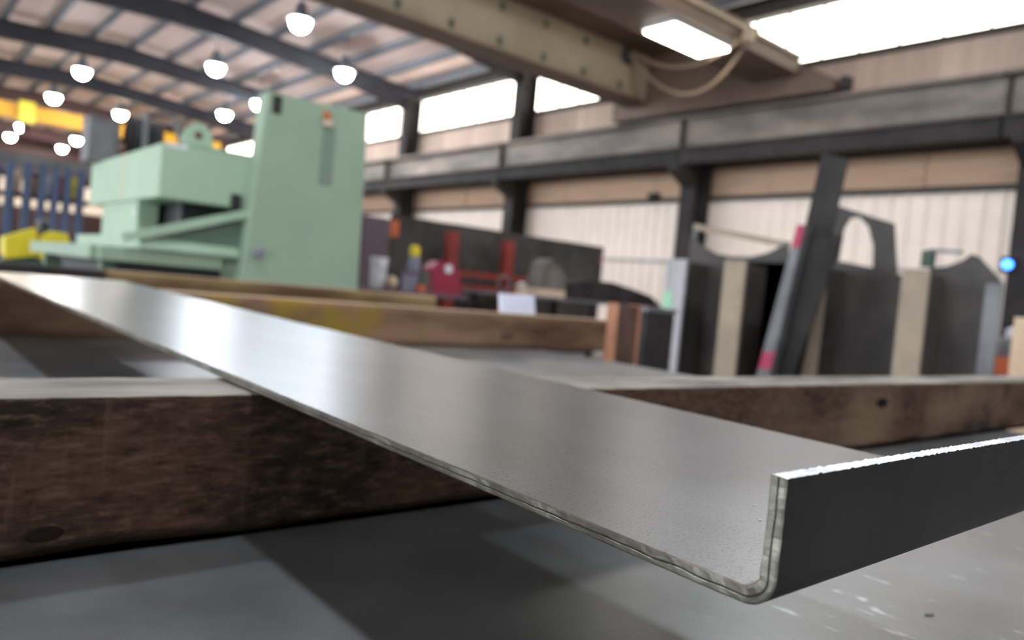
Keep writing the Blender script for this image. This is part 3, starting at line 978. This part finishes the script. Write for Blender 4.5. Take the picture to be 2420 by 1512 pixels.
# pump set on top
a, b = at(205, 300, 1, 8.9), at(350, 350, 1, 8.9)
pm = obj('oil_tank', box((a.x, 8.75, zt0), (a.x + .28, 9.1, at(230, 285, 1, 8.9).z)), 'greysteel', ps)
obj('tank_lid', box((a.x - .01, 8.73, at(230, 285, 1, 8.9).z), (a.x + .29, 9.12, at(230, 280, 1, 8.9).z)), 'greysteel', pm)
zc_ = at(310, 318, 1, 8.8).z
mo = obj('motor', MB().tube([(a.x + .34, 8.8, zc_), (a.x + .38, 8.8, zc_), (b.x - .06, 8.8, zc_), (b.x, 8.8, zc_)], [.10, .17, .17, .10], 14), 'darksteel', ps, smooth=False)
for i in range(5):
    x_ = a.x + .42 + i * .06
    obj('cooling_fin', MB().tube([(x_, 8.8, zc_), (x_ + .012, 8.8, zc_)], .185, 14), 'greysteel', mo)
obj('motor_foot', box((a.x + .36, 8.72, zt0), (b.x, 8.88, zc_ - .12)), 'darksteel', mo)
q = at(425, 275, 1, 8.0)
obj('valve_pipe', MB().tube([(q.x - .25, 8.2, zt0), (q.x - .25, 8.2, q.z), (q.x, 8.2, q.z + .03), (q.x + .12, 8.2, zt0 + .15)], .03, 8), 'greysteel', ps)

# ------------------------------------------------------------------ yellow guarded unit and blue rack on the left
yg = thing('yellow_guard', 'bright yellow machine guard in two housings left of the green shear', 'machine guard', (1.4, 10.4, 0))
P = pix([(10, 560), (88, 538), (88, 605), (10, 612)], 1, 10.3)
obj('housing', MB().prism(P, (0, .4, 0)), 'yellow', yg, bevel=.01)
P = pix([(98, 556), (120, 546), (160, 552), (167, 575), (163, 612), (140, 600), (118, 602), (104, 618), (94, 610)], 1, 10.25)
obj('guard_cover', MB().prism(P, (0, .35, 0)), 'yellow', yg, bevel=.01)
q = at(103, 528, 1, 10.4)
obj('hub', MB().tube([(q.x, 10.3, q.z), (q.x, 10.5, q.z)], .06, 12), 'greysteel', yg)
obj('hub_mount', box((q.x - .03, 10.3, q.z - .15), (q.x + .03, 10.5, q.z)), 'dkgreen', yg)
obj('pedestal', box((P[0].x - .35, 10.35, 0), (P[0].x + .25, 10.6, at(60, 606, 1, 10.3).z)), 'dkgreen', yg)

rk = thing('storage_rack', 'blue steel storage rack with close upright posts at the far left', 'rack', (2, 16, 0))
for px in (-60, -22, 18, 60, 96, 127, 156, 188):
    q = at(px, 480, 1, 16)
    obj('post', box((q.x - .06, 15.95, 0), (q.x + .06, 16.05, 2.48)), 'blue', rk)
    obj('back_post', box((q.x + .12, 17.0, 0), (q.x + .22, 17.1, 2.48)), 'blue', rk)
x0_, x1_ = at(-70, 480, 1, 16).x, at(230, 480, 1, 16).x
obj('top_rail', box((x0_, 15.94, 2.48), (x1_, 16.06, 2.62)), 'greysteel', rk)
obj('top_rail', box((x0_, 16.98, 2.48), (x1_ + .4, 17.12, 2.62)), 'greysteel', rk)
for z_ in (.5, 1.25, 1.95):
    obj('shelf', box((x0_, 16.06, z_ - .05), (x1_, 16.98, z_)), 'darksteel', rk)
for px, wpx, h_, c_, lb in ((38, 20, .42, 'cream', 'tall cream carton between the first blue rack posts'), (78, 18, .30, 'tan', 'tan carton on the blue rack shelf'),
                            (112, 16, .36, 'white', 'white carton in the middle of the blue rack'), (142, 15, .26, 'orange', 'small orange carton on the blue rack'),
                            (172, 18, .40, 'yellow', 'yellow carton at the right end of the blue rack')):
    xa, xb = at(px - wpx / 2, 440, 1, 16.3).x, at(px + wpx / 2, 440, 1, 16.3).x
    bx = thing('parts_carton', lb, 'carton', ((xa + xb) / 2, 16.4, 1.95), 'cartons on the blue rack')
    obj('body', box((xa, 16.2, 1.95), (xb, 16.6, 1.95 + h_)), c_, bx)
    obj('flap', box((xa, 16.19, 1.95 + h_), (xb, 16.61, 1.962 + h_)), c_, bx)

# far yellow crane
yc_ = thing('far_crane', 'yellow overhead crane beam in the far bay at the upper left', 'crane', (2, 40, 6.7))
obj('girder', box((-4, 39.7, 6.58), (13.3, 40.2, 7.15)), 'yellowcrane', yc_)
obj('bottom_flange', box((-4, 39.6, 6.52), (13.3, 40.3, 6.58)), 'yellowcrane', yc_)
q = at(58, 268, 1, 39.6)
ho = obj('hoist', box((q.x - .25, 39.3, 6.35), (q.x + .35, 39.6, 7.25)), 'yellow', yc_)
obj('hook_block', box((q.x - .1, 39.35, 5.95), (q.x + .15, 39.5, 6.35)), 'darksteel', ho)
tag(obj('maroon_beam', MB().box((XL, 55, 5.6), (12.7, 55.04, 7.0)).box((XL, 54.85, 5.56), (12.7, 55.2, 5.6)).box((XL, 54.85, 7.0), (12.7, 55.2, 7.04)), 'maroon'),
    'deep maroon steel header beam behind the yellow crane', 'beam')
tag(obj('mezzanine_band', MB().box((XL, 50, 3.2), (12.7, 50.3, 4.6)).box((XL, 49.9, 4.6), (12.7, 50.4, 4.7)), 'siding'),
    'pale panel band across the far end above the blue rack', 'panel band')

# ------------------------------------------------------------------ dark screen, red stand and benches
sc = thing('steel_screen', 'long dark steel plate screen standing behind the benches', 'screen', (8, 9.8, 0))
TL, TR = at(925, 503, 1, 9.75), at(1427, 590, 1, 9.75)
xm = [TL.x + (TR.x - TL.x) * i / 4 for i in range(5)]
for i in range(4):
    obj('plate', box((xm[i] + .004, 9.75, 0), (xm[i + 1] - .004, 9.77, 1.97 + .005 * (i % 2))), 'screenplate', sc)
for x_ in (xm[0] + .05, xm[2], xm[4] - .05):
    obj('post', box((x_ - .04, 9.77, 0), (x_ + .04, 9.85, 1.9)), 'rustpost', sc)
q = at(1418, 612, 1, 9.74)
obj('rust_patch', box((q.x - .06, 9.746, q.z - .12), (q.x + .08, 9.75, q.z + .12)), 'rustpost', sc)
q = at(933, 540, 1, 9.74)
obj('rust_patch', box((q.x - .06, 9.746, q.z - .12), (q.x + .08, 9.75, q.z + .12)), 'orange', sc)
cx0, cx1 = at(868, 512, 1, 9.3).x, at(918, 512, 1, 9.3).x
cbn = thing('purple_cabinet', 'dark purplish cabinet beside the green panel and the steel screen', 'cabinet', (cx0, 9.5, 0))
zc_ = at(890, 512, 1, 9.3).z
obj('body', box((cx0 - .4, 9.3, 0), (cx1, 9.7, zc_)), 'purple', cbn)
obj('door', box((cx0 - .05, 9.28, .1), (cx1 - .03, 9.3, zc_ - .05)), 'purple', cbn)
obj('handle', box((cx1 - .09, 9.26, 1.1), (cx1 - .06, 9.28, 1.3)), 'greysteel', cbn)

rs = thing('red_stand', 'red painted steel stand with two uprights in front of the dark screen', 'stand', (7.4, 9.4, 0))
for px, ty in ((1071, 548), (1203, 570)):
    a = at(px, ty, 1, 9.4)
    obj('upright', box((a.x - .09, 9.35, 0), (a.x + .09, 9.47, a.z)), 'red', rs)
a, b = at(1030, 655, 1, 9.3), at(1262, 655, 1, 9.3)
for z0, z1 in ((1.16, 1.25), (.93, 1.05)):
    obj('rail', box((a.x, 9.27, z0), (b.x, 9.34, z1)), 'red', rs)

bn = thing('work_bench', 'low dark steel bench in front of the dark screen, left one', 'bench', (4.7, 7.8, 0))
BZ = .90
bx0, bx1 = 3.75, at(1090, 690, 1, 7.6).x
obj('top', box((bx0, 7.45, BZ - .05), (bx1, 8.1, BZ)), 'purple', bn)
for x_ in (bx0 + .05, bx1 - .1):
    for y_ in (7.5, 8.0):
        obj('leg', box((x_, y_, 0), (x_ + .05, y_ + .05, BZ - .05)), 'darksteel', bn)
obj('shelf', box((bx0 + .05, 7.5, .3), (bx1 - .05, 8.05, .33)), 'darksteel', bn)


def on_bench(px, top, y, z):
    q = at(px, top, 1, y)
    return q.x, q.z - z


x_, h_ = on_bench(897, 608, 7.75, BZ)
t = thing('white_bucket', 'white plastic bucket on the left bench beside the green panel', 'bucket', (x_, 7.75, BZ))
obj('body', MB().lathe([(.085, 0), (.10, h_ * .9), (.105, h_ * .9), (.105, h_)], (x_, 7.75, BZ), 16), 'white', t, smooth=False)
obj('handle', MB().tube([(x_ - .1, 7.7, BZ + h_ * .8), (x_, 7.62, BZ + h_ * .55), (x_ + .1, 7.7, BZ + h_ * .8)], .006, 5), 'greysteel', t)
x_, h_ = on_bench(926, 652, 7.58, BZ)
tag(obj('cream_ball', MB().lathe([(.02, 0), (.06, .03), (.075, .08), (.06, .13), (.02, .155)], (x_, 7.58, BZ), 14), 'cream', smooth=True),
    'round cream float ball on the left bench in front of the bucket', 'ball')
x_, h_ = on_bench(982, 580, 7.8, BZ)
t = thing('spray_bottle', 'grey bottle with a yellow cap on the left bench', 'bottle', (x_, 7.8, BZ))
obj('body', MB().lathe([(.07, 0), (.075, .02), (.075, h_ * .6), (.05, h_ * .75)], (x_, 7.8, BZ), 14), 'slate', t, smooth=True)
obj('cap', MB().lathe([(.05, 0), (.06, .01), (.06, h_ * .2), (.03, h_ * .25)], (x_, 7.8, BZ + h_ * .75), 14), 'yellow', t)
x_, h_ = on_bench(968, 640, 7.6, BZ)
t = thing('slate_box', 'small slate grey box below the yellow capped bottle', 'box', (x_, 7.6, BZ))
obj('body', box((x_ - .06, 7.55, BZ), (x_ + .07, 7.66, BZ + h_ * .8)), 'slate', t)
obj('lid', box((x_ - .065, 7.545, BZ + h_ * .8), (x_ + .075, 7.665, BZ + h_)), 'purple', t)
x_, h_ = on_bench(1003, 640, 7.62, BZ)
t = thing('dark_bottle', 'dark green bottle beside the red machine', 'bottle', (x_, 7.62, BZ))
obj('body', MB().lathe([(.06, 0), (.062, .02), (.062, h_ * .6), (.025, h_ * .8), (.025, h_)], (x_, 7.62, BZ), 12), 'dkgreen', t, smooth=True)
xa, xb = at(1022, 650, 1, 7.7).x, at(1083, 650, 1, 7.7).x
zt_ = at(1040, 618, 1, 7.7).z
t = thing('red_grinder', 'crimson bench machine with a pale round dial on the left bench', 'machine', ((xa + xb) / 2, 7.75, BZ))
obj('base', box((xa - .02, 7.65, BZ), (xb + .02, 7.9, BZ + .07)), 'crimson', t)
obj('body', MB().prism([(xa, 7.66, BZ + .07), (xb, 7.66, BZ + .07), (xb, 7.66, BZ + .25), (xb - .1, 7.66, zt_), (xa + .05, 7.66, zt_), (xa - .04, 7.66, BZ + .3)], (0, .2, 0)), 'crimson', t)
q = at(1061, 636, 1, 7.64)
obj('dial', MB().tube([(q.x, 7.64, q.z), (q.x, 7.66, q.z)], .055, 14), 'white', t)
x_, h_ = on_bench(996, 668, 7.5, BZ)
tag(obj('orange_block', MB().box((x_ - .05, 7.47, BZ), (x_ + .05, 7.54, BZ + .06)).box((x_ - .03, 7.48, BZ + .06), (x_ + .03, 7.53, BZ + .09)), 'orange'),
    'small orange block at the front of the left bench', 'block')

b2 = thing('layout_table', 'long grey topped table left of the rusted post, farther right than the bench', 'table', (7.8, 7.8, 0))
ZB = .98
x0_, x1_ = at(1190, 690, 1, 7.6).x, at(1565, 725, 1, 7.6).x
obj('top', box((x0_, 7.5, ZB - .04), (x1_, 8.5, ZB)), 'greysteel', b2)
for x_ in (x0_ + .1, (x0_ + x1_) / 2, x1_ - .2):
    for y_ in (7.55, 8.35):
        obj('leg', box((x_, y_, 0), (x_ + .07, y_ + .07, ZB - .04)), 'darksteel', b2)
for px, ty, mt, lb in ((1180, 640, 'greysteel', 'open grey ring coil on the table left end'), (1222, 645, 'white', 'small pale ring coil on the table')):
    q = at(px + 14, ty, 1, 7.9)
    R_ = .1 if px == 1180 else .065
    pts = [(q.x + R_ * math.cos(a), 7.9, ZB + R_ + .02 + R_ * math.sin(a)) for a in [2 * math.pi * i / 20 for i in range(21)]]
    tag(obj('ring_coil', MB().tube(pts, .018, 6), mt), lb, 'coil')
q = at(1232, 664, 1, 7.7)
tag(obj('orange_spool', MB().lathe([(.09, 0), (.09, .02), (.05, .03), (.05, .09), (.09, .10), (.09, .12)], (q.x, 7.7, ZB), 14), 'cream'), 'small orange tan spool on the table', 'spool')
xa, xb = at(1272, 640, 1, 7.9).x, at(1335, 640, 1, 7.9).x
t = thing('grey_hopper', 'grey hopper with a narrow neck on the table behind the paper', 'hopper', ((xa + xb) / 2, 7.9, ZB))
zt_ = at(1290, 610, 1, 7.9).z
obj('body', MB().prism([(xa, 7.85, ZB + .1), (xb, 7.85, ZB + .1), (xb - .03, 7.85, zt_ - .2), (xa + .2, 7.85, zt_), (xa + .08, 7.85, zt_ - .1)], (0, .3, 0)), 'hopper', t)
obj('base', box((xa, 7.85, ZB), (xb, 8.15, ZB + .1)), 'cream', t)
P = pix([(1335, 695), (1345, 668), (1400, 662), (1450, 668), (1500, 684), (1540, 700), (1562, 720)], 1, 7.9)
P = [Vector((p.x, 7.9, max(p.z, ZB))) for p in P] + [Vector((P[-1].x, 7.9, ZB)), Vector((P[0].x, 7.9, ZB))]
tag(obj('folded_tarp', MB().prism(P, (0, .4, 0)), 'darksteel', bevel=.03), 'dark folded tarp heaped on the right end of the table', 'tarp')
